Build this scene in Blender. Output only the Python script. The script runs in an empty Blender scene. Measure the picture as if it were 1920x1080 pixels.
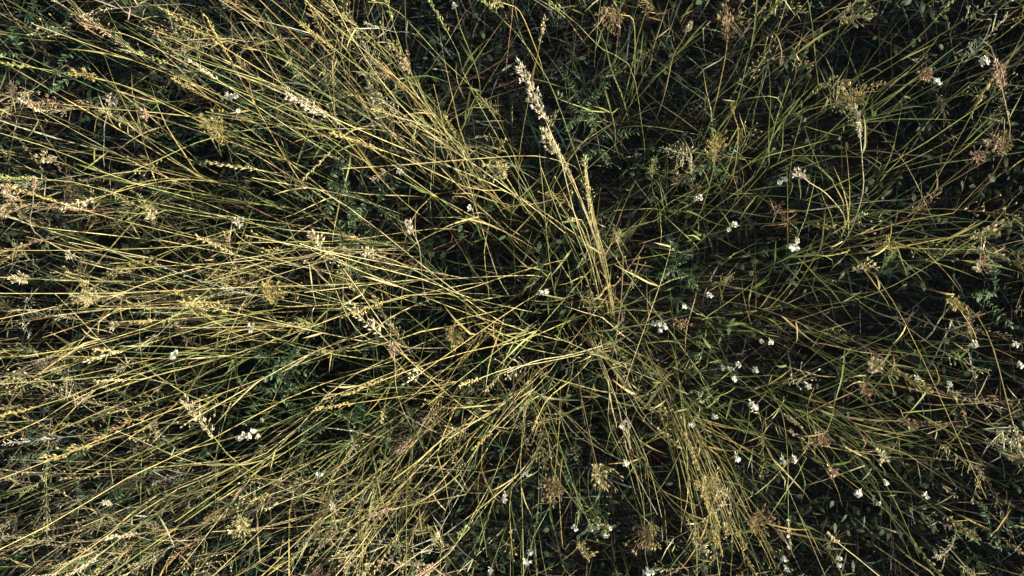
import bpy, math, random
import numpy as np
from mathutils import Matrix, Vector, Euler

RS = np.random.RandomState(11)
random.seed(11)
R = math.radians
scene = bpy.context.scene
COL = scene.collection

# ------------------------------------------------------------------ camera, sky, sun, exposure
CAM_H = 2.2
cam_data = bpy.data.cameras.new('camera')
cam = bpy.data.objects.new('camera', cam_data)
COL.objects.link(cam)
cam.location = (0, 0, CAM_H)
cam.rotation_euler = (R(0.78), R(4.64), 0)
cam_data.sensor_width = 36.0
cam_data.angle = R(66)
cam_data.clip_start = 0.05
cam_data.clip_end = 1000
scene.camera = cam

SUN_EL, SUN_AZ = R(17), R(4)          # elevation; azimuth measured from +X towards +Y
world = bpy.data.worlds.new('World')
scene.world = world
world.use_nodes = True
wn = world.node_tree
bg = wn.nodes['Background']
sky = wn.nodes.new('ShaderNodeTexSky')
sky.sky_type = 'NISHITA'
sky.sun_disc = False
sky.sun_elevation = SUN_EL
sky.sun_rotation = R(90) - SUN_AZ
wn.links.new(sky.outputs[0], bg.inputs[0])
bg.inputs[1].default_value = 0.062
sd = bpy.data.lights.new('sun', 'SUN')
sd.energy = 5.0
sd.angle = R(0.5)
sd.color = (1.0, 0.90, 0.74)
sun = bpy.data.objects.new('sun', sd)
COL.objects.link(sun)
sun.location = (6, 0, 5)
sdir = Vector((math.cos(SUN_EL) * math.cos(SUN_AZ), math.cos(SUN_EL) * math.sin(SUN_AZ), math.sin(SUN_EL)))
sun.rotation_euler = sdir.to_track_quat('Z', 'Y').to_euler()

scene.view_settings.view_transform = 'Standard'
scene.view_settings.look = 'None'
scene.view_settings.exposure = 1.4
scene.view_settings.gamma = 1.0
scene.view_settings.use_curve_mapping = False
scene.cycles.max_bounces = 6
scene.cycles.transmission_bounces = 3

# ------------------------------------------------------------------ photograph <-> place
FPX = 960 / math.tan(R(33))
CM = np.array(Euler(cam.rotation_euler).to_matrix())
def unproj(px, py, z):
    d = CM @ np.array([(px - 960) / FPX, -(py - 540) / FPX, -1.0])
    s = (z - CAM_H) / d[2]
    return np.array([0, 0, CAM_H]) + d * s
def proj(P):
    P = np.atleast_2d(np.asarray(P, float)) - np.array([0, 0, CAM_H])
    c = P @ CM
    w = np.maximum(-c[:, 2], 0.05)
    return np.stack([960 + FPX * c[:, 0] / w, 540 - FPX * c[:, 1] / w], 1)
NADIR = proj([[0, 0, 0]])[0]

# ------------------------------------------------------------------ materials
def leaf_material(name, trans=0.35, rough=0.5, coat=0.15, noise_scale=40.0, noise_amt=0.35):
    m = bpy.data.materials.new(name)
    m.use_nodes = True
    t = m.node_tree
    t.nodes.clear()
    out = t.nodes.new('ShaderNodeOutputMaterial')
    at = t.nodes.new('ShaderNodeAttribute'); at.attribute_name = 'tint'
    geo = t.nodes.new('ShaderNodeNewGeometry')
    nz = t.nodes.new('ShaderNodeTexNoise')
    nz.inputs['Scale'].default_value = noise_scale
    nz.inputs['Detail'].default_value = 3
    mr = t.nodes.new('ShaderNodeMapRange')
    mr.inputs['From Min'].default_value = 0.3; mr.inputs['From Max'].default_value = 0.7
    mr.inputs['To Min'].default_value = 1 - noise_amt; mr.inputs['To Max'].default_value = 1 + noise_amt
    mul = t.nodes.new('ShaderNodeVectorMath'); mul.operation = 'SCALE'
    dif = t.nodes.new('ShaderNodeBsdfDiffuse')
    tr = t.nodes.new('ShaderNodeBsdfTranslucent')
    gl = t.nodes.new('ShaderNodeBsdfGlossy'); gl.inputs['Roughness'].default_value = rough
    gl.inputs['Color'].default_value = (0.9, 0.9, 0.85, 1)
    mx = t.nodes.new('ShaderNodeMixShader'); mx.inputs[0].default_value = trans
    mg = t.nodes.new('ShaderNodeMixShader')
    lw = t.nodes.new('ShaderNodeLayerWeight'); lw.inputs[0].default_value = 0.3
    mm = t.nodes.new('ShaderNodeMath'); mm.operation = 'MULTIPLY'; mm.inputs[1].default_value = coat
    L = t.links.new
    L(geo.outputs['Position'], nz.inputs['Vector'])
    L(nz.outputs['Fac'], mr.inputs['Value'])
    L(at.outputs['Color'], mul.inputs[0]); L(mr.outputs[0], mul.inputs['Scale'])
    L(mul.outputs[0], dif.inputs[0]); L(mul.outputs[0], tr.inputs[0])
    L(dif.outputs[0], mx.inputs[1]); L(tr.outputs[0], mx.inputs[2])
    L(lw.outputs['Facing'], mm.inputs[0]); L(mm.outputs[0], mg.inputs[0])
    L(mx.outputs[0], mg.inputs[1]); L(gl.outputs[0], mg.inputs[2])
    L(mg.outputs[0], out.inputs[0])
    return m
MAT_BLADE = leaf_material('grass_blade', 0.38, 0.45, 0.15)
MAT_STEM = leaf_material('grass_stem', 0.12, 0.4, 0.25, 70)
MAT_SEED = leaf_material('seed_husk', 0.25, 0.6, 0.1, 220, 0.3)
MAT_HERB = leaf_material('herb_leaf', 0.25, 0.6, 0.06, 90, 0.45)
MAT_PETAL = leaf_material('petal', 0.25, 0.6, 0.05, 300, 0.08)

def soil_material():
    m = bpy.data.materials.new('soil')
    m.use_nodes = True
    t = m.node_tree
    b = t.nodes['Principled BSDF']
    nz = t.nodes.new('ShaderNodeTexNoise'); nz.inputs['Scale'].default_value = 30; nz.inputs['Detail'].default_value = 8
    tc = t.nodes.new('ShaderNodeTexCoord')
    cr = t.nodes.new('ShaderNodeValToRGB')
    cr.color_ramp.elements[0].color = (0.010, 0.008, 0.007, 1)
    cr.color_ramp.elements[1].color = (0.03, 0.023, 0.016, 1)  # near black: the shade under the grass is put into the colour
    bp = t.nodes.new('ShaderNodeBump'); bp.inputs['Strength'].default_value = 0.6; bp.inputs['Distance'].default_value = 0.02
    t.links.new(tc.outputs['Object'], nz.inputs['Vector'])
    t.links.new(nz.outputs['Fac'], cr.inputs[0]); t.links.new(cr.outputs[0], b.inputs['Base Color'])
    t.links.new(nz.outputs['Fac'], bp.inputs['Height']); t.links.new(bp.outputs[0], b.inputs['Normal'])
    b.inputs['Roughness'].default_value = 0.95
    return m
MAT_SOIL = soil_material()

# tints (linear base colours)
GOLD = (0.45, 0.375, 0.14); STRAW = (0.54, 0.475, 0.235); PALE = (0.66, 0.595, 0.38)
YGREEN = (0.30, 0.335, 0.115); GREEN = (0.12, 0.18, 0.055); DGREEN = (0.019, 0.042, 0.034)  # DGREEN: darkness and teal of the shade put into the undergrowth colour
BROWN = (0.35, 0.25, 0.125); RED = (0.35, 0.22, 0.125); PINK = (0.58, 0.43, 0.30); BLUEGREEN = (0.075, 0.115, 0.055)
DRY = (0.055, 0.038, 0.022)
TINTS = np.array([GOLD, STRAW, PALE, YGREEN, GREEN, BROWN, RED])

# ------------------------------------------------------------------ mesh helpers (vectorised)
def mesh_from(name, chunks, mat, smooth=True):
    V, F, T, o = [], [], [], 0
    for v, f, t in chunks:
        V.append(v); F.append(f + o); T.append(t); o += len(v)
    V = np.concatenate(V); F = np.concatenate(F).astype(np.int32); T = np.concatenate(T)
    me = bpy.data.meshes.new(name)
    me.vertices.add(len(V)); me.vertices.foreach_set('co', V.astype(np.float32).ravel())
    me.loops.add(F.size); me.loops.foreach_set('vertex_index', F.ravel())
    me.polygons.add(len(F)); me.polygons.foreach_set('loop_start', np.arange(0, F.size, 3, dtype=np.int32))
    if smooth:
        me.polygons.foreach_set('use_smooth', np.ones(len(F), bool))
    a = me.attributes.new('tint', 'FLOAT_COLOR', 'POINT')
    a.data.foreach_set('color', np.concatenate([T, np.ones((len(T), 1))], 1).astype(np.float32).ravel())
    me.materials.append(mat)
    me.update(calc_edges=True)
    return me
def link(name, me, parent=None):
    o = bpy.data.objects.new(name, me)
    COL.objects.link(o)
    if parent is not None:
        o.parent = parent
    return o
def thing(name, loc, label, category, group=None):
    e = bpy.data.objects.new(name, None)
    e.empty_display_size = 0.02
    COL.objects.link(e)
    e.location = loc
    e['label'] = label; e['category'] = category
    if group: e['group'] = group
    return e
def nrm(a):
    return a / np.maximum(np.linalg.norm(a, axis=-1, keepdims=True), 1e-9)

def ribbon(P, W, tw, t0, t1, fold=0.0):
    """P (N,S+1,3) spines, W (N,S+1) half widths, tw (N,) twist start, tints (N,3) -> chunk"""
    N, K, _ = P.shape
    tan = nrm(np.gradient(P, axis=1))
    up = np.array([0, 0, 1.0])
    side = np.cross(tan, up)
    bad = np.linalg.norm(side, axis=-1, keepdims=True) < 0.05
    side = nrm(np.where(bad, np.array([1.0, 0.1, 0]), side))
    nor = np.cross(side, tan)
    tt = np.linspace(0, 1, K)[None, :, None]
    a = tw[:, None, None] + tt * 0.7
    sv = np.cos(a) * side + np.sin(a) * nor
    nv = np.cross(sv, tan)
    A = P - sv * W[..., None] + nv * (W * fold)[..., None]
    B = P + sv * W[..., None] + nv * (W * fold)[..., None]
    if fold:
        V = np.stack([A, P, B], 2).reshape(-1, 3); c = 3
    else:
        V = np.stack([A, B], 2).reshape(-1, 3); c = 2
    base = (np.arange(N) * K * c)[:, None] + (np.arange(K - 1) * c)[None, :]
    base = base.reshape(-1, 1)
    q = []
    for j in range(c - 1):
        q += [[j, j + 1, j + 1 + c], [j, j + 1 + c, j + c]]
    F = (base[:, None, :] + np.array(q)[None]).reshape(-1, 3)
    T = t0[:, None, None, :] * (1 - tt[..., None]) + t1[:, None, None, :] * tt[..., None]
    T = np.broadcast_to(T, (N, K, c, 3)).reshape(-1, 3)
    return V, F, T
def tubes(P, rad, t0, t1, sides=3):
    N, K, _ = P.shape
    tan = nrm(np.gradient(P, axis=1))
    ref = np.where(np.abs(tan[..., 2:3]) > 0.9, np.array([1.0, 0, 0]), np.array([0, 0, 1.0]))
    u = nrm(np.cross(tan, ref)); v = np.cross(tan, u)
    an = np.arange(sides) * 2 * math.pi / sides
    V = P[:, :, None] + rad[:, :, None, None] * (np.cos(an)[None, None, :, None] * u[:, :, None] + np.sin(an)[None, None, :, None] * v[:, :, None])
    V = V.reshape(-1, 3)
    base = ((np.arange(N) * K)[:, None] + np.arange(K - 1)[None]).reshape(-1, 1) * sides
    q = []
    for j in range(sides):
        k = (j + 1) % sides
        q += [[j, k, k + sides], [j, k + sides, j + sides]]
    F = (base[:, None, :] + np.array(q)[None]).reshape(-1, 3)
    tt = np.linspace(0, 1, K)[None, :, None, None]
    T = np.broadcast_to(t0[:, None, None] * (1 - tt) + t1[:, None, None] * tt, (N, K, sides, 3)).reshape(-1, 3)
    return V, F, T
def spikelets(pos, d, ln, w, tint):
    """N small husks: pointed both ends, three-sided, fattest low down"""
    N = len(pos); d = nrm(d)
    ref = np.where(np.abs(d[:, 2:3]) > 0.9, np.array([1.0, 0, 0]), np.array([0, 0, 1.0]))
    u = nrm(np.cross(d, ref)); v = np.cross(d, u)
    rings = [pos]
    for j in range(3):
        a = j * 2 * math.pi / 3
        rings.append(pos + d * (ln * 0.38)[:, None] + (math.cos(a) * u + math.sin(a) * v) * w[:, None])
    rings.append(pos + d * ln[:, None])
    V = np.stack(rings, 1).reshape(-1, 3)
    q = np.array([[0, 2, 1], [0, 3, 2], [0, 1, 3], [4, 1, 2], [4, 2, 3], [4, 3, 1]])
    F = ((np.arange(N) * 5)[:, None, None] + q[None]).reshape(-1, 3)
    T = np.repeat(tint, 5, axis=0)
    return V, F, T
def arc_spines(root, az, L, lean, bend, S, wob=0.0):
    N = len(root)
    t = (np.arange(S) + 0.5) / S
    a = lean[:, None] + bend[:, None] * t[None] ** 1.4
    azt = az[:, None] + wob * (RS.rand(N, 1) - .5) * 2 * t[None]
    if wob:
        seg = np.arange(S)[None]
        at_ = RS.randint(max(1, S // 3), S, (N, 1)); folded = RS.rand(N, 1) < .22
        a = a + np.cumsum(RS.randn(N, S) * .05, 1) + (seg >= at_) * folded * RS.uniform(.2, 1.2, (N, 1))
        azt = azt + np.cumsum(RS.randn(N, S) * .06, 1) + (seg >= at_) * folded * RS.randn(N, 1) * .5
    ds = (L / S)[:, None]
    st = np.stack([np.sin(a) * np.cos(azt) * ds, np.sin(a) * np.sin(azt) * ds, np.cos(a) * ds], -1)
    return np.concatenate([root[:, None], root[:, None] + np.cumsum(st, 1)], 1)
def spline(pts, K):
    """Catmull-Rom through the points, K samples, even in length"""
    p = np.asarray(pts, float)
    p = np.vstack([2 * p[0] - p[1], p, 2 * p[-1] - p[-2]])
    out = []
    for i in range(1, len(p) - 2):
        for t in np.linspace(0, 1, 12, endpoint=False):
            a, b, c, d = p[i - 1], p[i], p[i + 1], p[i + 2]
            out.append(0.5 * ((2 * b) + (c - a) * t + (2 * a - 5 * b + 4 * c - d) * t * t + (3 * b - a - 3 * c + d) * t ** 3))
    out.append(p[-2])
    out = np.array(out)
    s = np.concatenate([[0], np.cumsum(np.linalg.norm(np.diff(out, axis=0), axis=1))])
    q = np.linspace(0, s[-1], K)
    return np.stack([np.interp(q, s, out[:, i]) for i in range(3)], 1)
def vary(c, n, amt=0.18):
    c = np.asarray(c, float)
    k = 1 + amt * RS.randn(n, 1)
    h = 1 + 0.035 * RS.randn(n, 3)
    return np.clip(c * k * h, 0.005, 0.9)

# ------------------------------------------------------------------ ground
def make_ground():
    n = 40
    xs = np.concatenate([-np.geomspace(150, 3, 12), np.linspace(-2.8, 2.8, n), np.geomspace(3, 150, 12)])
    X, Y = np.meshgrid(xs, xs)
    Z = (0.02 * np.sin(X * 3.1 + 1) * np.cos(Y * 2.7) + 0.012 * np.sin(X * 9 + Y * 7)) * np.exp(-(X ** 2 + Y ** 2) / 60) - 0.02
    V = np.stack([X, Y, Z], -1).reshape(-1, 3)
    m = len(xs)
    i = (np.arange(m - 1)[:, None] * m + np.arange(m - 1)[None]).reshape(-1, 1)
    F = (i[:, None] + np.array([[0, 1, m + 1], [0, m + 1, m]])[None]).reshape(-1, 3)
    o = link('ground', mesh_from('ground', [(V, F, np.full((len(V), 3), 0.03))], MAT_SOIL))
    o['kind'] = 'structure'; o['label'] = 'dark bare soil beneath the long grass'; o['category'] = 'ground'
make_ground()

# ------------------------------------------------------------------ how thick and how golden the meadow stands where
GAPS = [(110, 120, 120, 60), (140, 250, 60, 40), (1000, 150, 90, 70), (830, 60, 60, 60), (900, 200, 50, 60), (1150, 320, 70, 60), (1290, 420, 110, 60), (1400, 170, 60, 60),
        (1500, 290, 90, 50), (1700, 240, 120, 50), (1680, 80, 110, 40), (1820, 330, 60, 50), (490, 720, 120, 70), (440, 800, 80, 50), (1430, 740, 90, 60),
        (1450, 540, 120, 50), (1640, 590, 90, 40), (950, 960, 80, 60), (1110, 1010, 90, 60), (1240, 900, 60, 60), (1500, 930, 90, 60), (1650, 1010, 60, 50),
        (950, 420, 70, 40), (880, 500, 60, 40), (760, 570, 60, 30), (1000, 590, 60, 40), (560, 690, 60, 40), (700, 650, 60, 30), (320, 480, 60, 20), (200, 460, 50, 20),
        (1850, 520, 70, 30), (1740, 660, 60, 40), (380, 300, 60, 40), (1230, 560, 50, 50), (820, 700, 50, 30), (640, 330, 60, 40), (1900, 1040, 60, 40), (300, 690, 60, 40),
        (1330, 20, 70, 60), (720, 280, 40, 40), (1060, 470, 50, 40)]
RICH = [(250, 530, 330, 110), (80, 420, 150, 70), (630, 110, 140, 110), (830, 270, 110, 55), (250, 860, 330, 180), (120, 700, 200, 60), (540, 1000, 330, 90), (330, 60, 200, 60),
        (1360, 980, 90, 110), (1120, 650, 90, 50), (900, 790, 120, 60), (1110, 480, 50, 100), (1480, 60, 150, 60), (1700, 450, 140, 50), (1840, 760, 120, 60), (1340, 310, 70, 60),
        (400, 640, 200, 40), (1600, 210, 80, 30), (1250, 700, 70, 60), (780, 780, 120, 60), (1880, 250, 60, 110), (1860, 480, 90, 60), (1780, 610, 120, 40), (1880, 900, 70, 120), (1350, 1020, 120, 80), (760, 1030, 120, 70), (150, 1030, 250, 60), (60, 200, 120, 70), (1040, 860, 50, 70), (1620, 850, 110, 40)]
def field(px, py):
    g = np.zeros_like(px)
    for x, y, a, b in GAPS:
        g = np.maximum(g, np.exp(-((((px - x) / a) ** 2 + ((py - y) / b) ** 2) / 1.6) ** 1.5))
    r = np.zeros_like(px)
    for x, y, a, b in RICH:
        r = np.maximum(r, np.exp(-0.7 * (((px - x) / a) ** 2 + ((py - y) / b) ** 2)))
    base = np.interp(px, [-200, 500, 1000, 1300, 2100], [0.27, 0.25, 0.18, 0.14, 0.20])
    d = (base + 0.5 * r) * (1 - 0.95 * g)
    return np.clip(d, 0.02, 1), r, g
def pick_tints(px, r, n, extra_green=0.0):
    left = np.interp(px, [0, 900, 1300, 1600, 1920], [1, 0.8, 0.45, 0.55, 0.75])
    p_gold = np.clip(0.22 + 0.38 * left * (0.5 + r), 0, 0.8)
    p_brown = np.interp(px, [0, 250, 900, 1500, 1920], [0.18, 0.07, 0.05, 0.14, 0.36])
    p_green = 0.18 + extra_green + 0.1 * (1 - left)
    u = RS.rand(n)
    out = np.empty((n, 3))
    k = RS.rand(n)
    for i in range(n):
        if u[i] < p_gold[i]:
            out[i] = GOLD if k[i] < .3 else (STRAW if k[i] < .72 else PALE)
        elif u[i] < p_gold[i] + p_brown[i]:
            out[i] = BROWN if k[i] < .7 else RED
        elif u[i] < p_gold[i] + p_brown[i] + p_green[i]:
            out[i] = GREEN
        else:
            out[i] = YGREEN
    return np.clip(out * (1 + 0.27 * RS.randn(n, 1)) * (1 + 0.08 * RS.randn(n, 3)), 0.01, 0.8)

HX, HY = 3.3, 2.5            # half size of the meadow that is planted

def out_az(P):
    return np.arctan2(P[:, 1] + 0.02, P[:, 0] - 0.02)

# ------------------------------------------------------------------ stuff: what nobody could count
def stuff(name, chunks, mat, label, category):
    o = link(name, mesh_from(name, chunks, mat))
    o['kind'] = 'stuff'; o['label'] = label; o['category'] = category
    return o

def scatter(n):
    return np.stack([RS.uniform(-HX, HX, n), RS.uniform(-HY, HY, n), np.full(n, -0.02)], 1)
def wobble(P, amp):
    N, K, _ = P.shape
    t = np.linspace(0, 1, K)[None, :, None]
    ph = RS.rand(N, 1, 2) * 6.28; fr = RS.uniform(4, 9, (N, 1, 2))
    w = np.sin(ph + t * fr) * amp * t
    P = P.copy(); P[..., :2] += w
    return P

def undergrowth():
    n = 64000
    P = scatter(n)
    az = RS.rand(n) * 6.283
    pr = proj(P + np.array([0, 0, .15])); g_ = field(pr[:, 0], pr[:, 1])[2]
    L = RS.uniform(.10, .34, n) * np.interp(P[:, 0], [-.3, .4, 1.6, 1.9], [1, .75, .75, 1.2]) * (1 - .3 * g_)  # low at right and in gaps for shade, raised out of view
    sp = arc_spines(P, az, L, RS.uniform(0.1, .9, n), RS.uniform(.3, 1.5, n), 4)
    W = (RS.uniform(.0010, .0034, n))[:, None] * np.array([.8, 1, .9, .6, .08])[None]
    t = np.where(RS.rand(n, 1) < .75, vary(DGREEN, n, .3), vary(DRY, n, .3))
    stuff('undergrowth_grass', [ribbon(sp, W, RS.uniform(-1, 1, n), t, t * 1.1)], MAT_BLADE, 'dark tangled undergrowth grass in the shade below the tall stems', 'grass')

def leaf_layer():
    n0 = 60000
    P = scatter(n0)
    L = RS.uniform(.15, .55, n0) * np.interp(P[:, 0], [-.2, .3, 1.4, 1.6], [1, .82, .82, 1.25])  # taller beyond the right edge: unseen grass raised to shade the frame
    az = np.where(RS.rand(n0) < .45, out_az(P) + RS.randn(n0) * .8, RS.rand(n0) * 6.283)
    lean = np.abs(RS.randn(n0)) * .3 + .05
    bend = RS.uniform(.0, .9, n0)
    sp = arc_spines(P, az, L, lean, bend, 6, .2)
    px = proj(sp[:, 5])
    d, r, g = field(px[:, 0], px[:, 1])
    inside = (px[:, 0] > -60) & (px[:, 0] < 1980) & (px[:, 1] > -60) & (px[:, 1] < 1140)
    pm = proj(sp[:, 3]); d2, _, _ = field(pm[:, 0], pm[:, 1])
    pk = proj(sp[:, 4]); d2 = np.minimum(d2, field(pk[:, 0], pk[:, 1])[0])
    d = np.minimum(d, d2 * 1.3)
    keep = RS.rand(n0) < np.where(inside, d ** 1.2 * .52, np.where(sp[:, 0, 0] > 1.3, .65, .22))  # out of view on the sun side kept denser, to block low sun
    sp, L, px, r = sp[keep], L[keep], px[keep], r[keep]
    n = len(sp)
    W = np.where(RS.rand(n) < .1, RS.uniform(.0014, .0026, n), RS.uniform(.0005, .0013, n))[:, None] * np.array([.7, .9, 1, 1, .85, .5, .04])[None]
    t = pick_tints(px[:, 0], r, n, .25)
    stuff('leafy_grass', [ribbon(wobble(sp, .008), W, RS.uniform(-1.4, 1.4, n), t * .9, np.where(RS.rand(n, 1) < .35, vary(STRAW, n, .15), np.clip(t * 1.1, 0, .8)))], MAT_BLADE, 'yellow green grass leaves filling the meadow between the stems', 'grass')
    return

def rest_stems():
    n0 = 21000
    P = scatter(n0)
    L = RS.uniform(.38, .9, n0) * np.interp(P[:, 0], [-.9, -.2, .3, 1.3, 1.5], [.82, .76, .68, .74, 1.05])  # stems lengthened past the right edge, unseen, to cast shade into view
    az = np.where(RS.rand(n0) < .3, RS.rand(n0) * 6.283, out_az(P) + RS.randn(n0) * 1.1)
    lean = np.abs(RS.randn(n0)) * .2 + .02
    bend = RS.uniform(.0, .75, n0)
    sp = arc_spines(P, az, L, lean, bend, 7, .25)
    px = proj(sp[:, -2])
    pm = proj(sp[:, 4])
    d, r, g = field(px[:, 0], px[:, 1])
    d2, _, _ = field(pm[:, 0], pm[:, 1])
    for k in (5, 6):
        pk = proj(sp[:, k]); d2 = np.minimum(d2, field(pk[:, 0], pk[:, 1])[0])
    inside = (px[:, 0] > -60) & (px[:, 0] < 1980) & (px[:, 1] > -60) & (px[:, 1] < 1140)
    keep = RS.rand(n0) < np.where(inside, np.minimum(d, d2 * 1.4) ** 1.4 * .82, np.where(sp[:, 0, 0] > 1.3, .7, .28))  # denser unseen belt on the sun side, added to hold back sunlight
    sp, px, r = sp[keep], px[keep], r[keep]
    n = len(sp)
    sp = wobble(sp, .006)
    t = pick_tints(px[:, 0], r, n)
    rad = RS.uniform(.00035, .00078, n)[:, None] * np.linspace(1, .35, 8)[None]
    ch = [tubes(sp, rad, t * .9, np.clip(t * 1.08, 0, .8))]
    # one to three leaves on each stem, standing off it at an angle
    li = np.repeat(np.arange(n), 9)[RS.rand(9 * n) < .65]
    f = RS.uniform(2.2, 6.6, len(li)); k0 = f.astype(int); fr0 = (f - k0)[:, None]
    lp = sp[li, k0] * (1 - fr0) + sp[li, k0 + 1] * fr0
    m = len(li)
    lsp = arc_spines(lp, RS.rand(m) * 6.283, RS.uniform(.02, .085, m), RS.uniform(.2, 1.5, m), RS.uniform(-.15, .6, m), 4, .25)
    lW = RS.uniform(.0006, .0018, m)[:, None] * np.array([.35, .9, 1, .65, .03])[None]
    lt = np.clip(t[li] * RS.uniform(.75, 1.2, (m, 1)), 0, .8)
    stuff('stem_leaves', [ribbon(lsp, lW, RS.uniform(-.9, .9, m), lt, lt)], MAT_BLADE, 'short leaves standing off the many thin meadow stems', 'grass')
    # seed heads on top of two in five
    has = np.where((RS.rand(n) < .85) & (px[:, 0] > -150) & (px[:, 0] < 2070) & (px[:, 1] > -150) & (px[:, 1] < 1230))[0]
    print('stems', n, 'heads', len(has), 'leaves', m)
    kind = RS.rand(len(has))
    tips = sp[has]
    pos, dr, ln, w, tn = [], [], [], [], []
    bsp, btn = [], []
    for q, i in enumerate(has):
        s = sp[i]; c = t[i]
        if kind[q] < .6:       # feathery panicle
            m, a0, spread, l0, w0 = 58, .36, .024, .0090, .0011
        elif kind[q] < .92:    # slim spike
            m, a0, spread, l0, w0 = 26, .2, .003, .0095, .0013
        else:                  # bushy head
            m, a0, spread, l0, w0 = 48, .16, .014, .012, .0011
        u = 1 - RS.rand(m) * a0
        f = u * 7
        k = np.minimum(f.astype(int), 6); fr = (f - k)[:, None]
        base = s[k] * (1 - fr) + s[k + 1] * fr
        ax = nrm(s[-1] - s[-3])
        rnd = RS.randn(m, 3)
        o_ = nrm(rnd) * (spread * RS.rand(m, 1) * (1.15 - (u[:, None] - (1 - a0)) / a0))
        o_ = o_ + ax * np.linalg.norm(o_, axis=1, keepdims=True) * .9
        pos.append(base + o_)
        if spread > .005 and RS.rand() < .8:
            bsp.append(np.stack([base, base + o_ * .6, base + o_], 1)); btn.append(np.repeat(c[None] * .9, m, 0))
        dr.append(ax * 1.6 + rnd * .55)
        ln.append(l0 * RS.uniform(.7, 1.3, m)); w.append(w0 * RS.uniform(.7, 1.3, m))
        tn.append(np.clip((c * .55 + (np.array(PALE) * .4 if RS.rand() < .6 else np.array(PINK if RS.rand() < .5 else GOLD) * .5)) * RS.uniform(.75, 1.15, (m, 1)), 0, .8))
    bsp = np.concatenate(bsp); btn = np.concatenate(btn)
    ch.append(tubes(bsp, np.full((len(bsp), 3), .00028), btn, btn))
    stuff('fine_grass_stems', ch, MAT_STEM, 'the many thin stems of the meadow leaning outwards in every direction', 'grass')
    stuff('fine_seed_heads', [spikelets(np.concatenate(pos), np.concatenate(dr), np.concatenate(ln), np.concatenate(w), np.concatenate(tn))], MAT_SEED,
          'small husks and seeds on the many thin meadow stems', 'seeds')

def ground_herbs():
    n0 = 1500
    P = scatter(n0)
    cs, N = [], 0
    zc = RS.uniform(.08, .34, n0)
    C = P.copy(); C[:, 2] = zc
    m = 12
    pos = np.repeat(C, m, axis=0) + RS.randn(n0 * m, 3) * np.array([.035, .035, .03])
    n = len(pos)
    az = RS.rand(n) * 6.283
    sp = arc_spines(pos, az, RS.uniform(.012, .03, n), RS.uniform(.8, 1.5, n), RS.uniform(0, .6, n), 3)
    W = RS.uniform(.003, .007, n)[:, None] * np.array([.25, 1, .9, .05])[None]
    t = vary(BLUEGREEN, n, .25) * .5  # darkened copy of the tint: shade of the gaps painted in
    stuff('ground_herb_leaves', [ribbon(sp, W, RS.uniform(-.5, .5, n), t, t)], MAT_HERB, 'small blue green herb leaves low down among the grass', 'herb leaves')

def thatch():
    n = 9000
    P = scatter(n); P[:, 2] = RS.uniform(.0, .16, n)
    az = RS.rand(n) * 6.283
    sp = arc_spines(P, az, RS.uniform(.1, .3, n), RS.uniform(1.2, 1.7, n), RS.uniform(-.3, .5, n), 4, .6)
    W = RS.uniform(.0006, .002, n)[:, None] * np.array([.8, 1, 1, .7, .1])[None]
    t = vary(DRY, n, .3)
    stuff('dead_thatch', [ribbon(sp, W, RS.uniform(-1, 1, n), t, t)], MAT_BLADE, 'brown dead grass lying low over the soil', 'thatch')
undergrowth(); leaf_layer(); rest_stems(); ground_herbs(); thatch()

# ------------------------------------------------------------------ labels: each one tied to something one can find
LANDMARKS = [(1010, 200, 'the tall pale plume'), (1486, 461, 'the big white flower cluster'), (1112, 990, 'the bottom row of white flowers'), (470, 814, 'the lower left white flower cluster'),
             (815, 1055, 'the pinkish plume at the bottom edge'), (205, 58, 'the reddish plume near the top left corner'), (35, 385, 'the bright plumes at the left edge'), (497, 690, 'the fern-like leaves'),
             (1384, 692, 'the scattered white flower group'), (1633, 668, 'the round brown seed tuft'), (1808, 600, 'the golden plume near the right edge'), (1730, 147, 'the rusty clump in the upper right'),
             (600, 335, 'the dark green leafy patch'), (1160, 32, 'the curly brown tuft at the top edge'), (1120, 660, 'the radiating straw tuft'), (395, 812, 'the long slanting oat-like head'),
             (455, 965, 'the bright straw tuft at lower left'), (1530, 812, 'the red-brown tuft at lower right'), (1040, 905, 'the brown star-shaped tuft'), (1350, 960, 'the upright golden clump at the bottom'),
             (590, 200, 'the thick white seed head at upper left'), (1617, 290, 'the knobbly upright stalk at upper right'), (330, 665, 'the lone white flower at left'), (940, 310, 'the starry tuft above centre'),
             (420, 262, 'the yellow-green tuft at upper left'), (1885, 200, 'the pale stalk at the right edge'), (850, 620, 'the golden tuft left of centre'), (100, 195, 'the rust plume at far left'),
             (1842, 118, 'the round white flower at upper right'), (1412, 757, 'the pale star flower'), (1608, 922, 'the creamy round flower at lower right'), (745, 952, 'the feathery pink plume'),
             (1361, 80, 'the brown spike at the top'), (1235, 608, 'the long white flower cluster'), (170, 565, 'the tangled tuft at left'), (500, 565, 'the gold tangle left of centre')]
USED = {}
DIRS = ['right', 'upper right', 'up', 'upper left', 'left', 'lower left', 'down', 'lower right']
def compass(dx, dy):
    return DIRS[int(round(math.atan2(-dy, dx) / (math.pi / 4))) % 8]
def rel(dx, dy):
    return {'right': 'right of', 'upper right': 'above right of', 'up': 'above', 'upper left': 'above left of', 'left': 'left of', 'lower left': 'below left of',
            'down': 'below', 'lower right': 'below right of'}[compass(dx, dy)]
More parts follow.
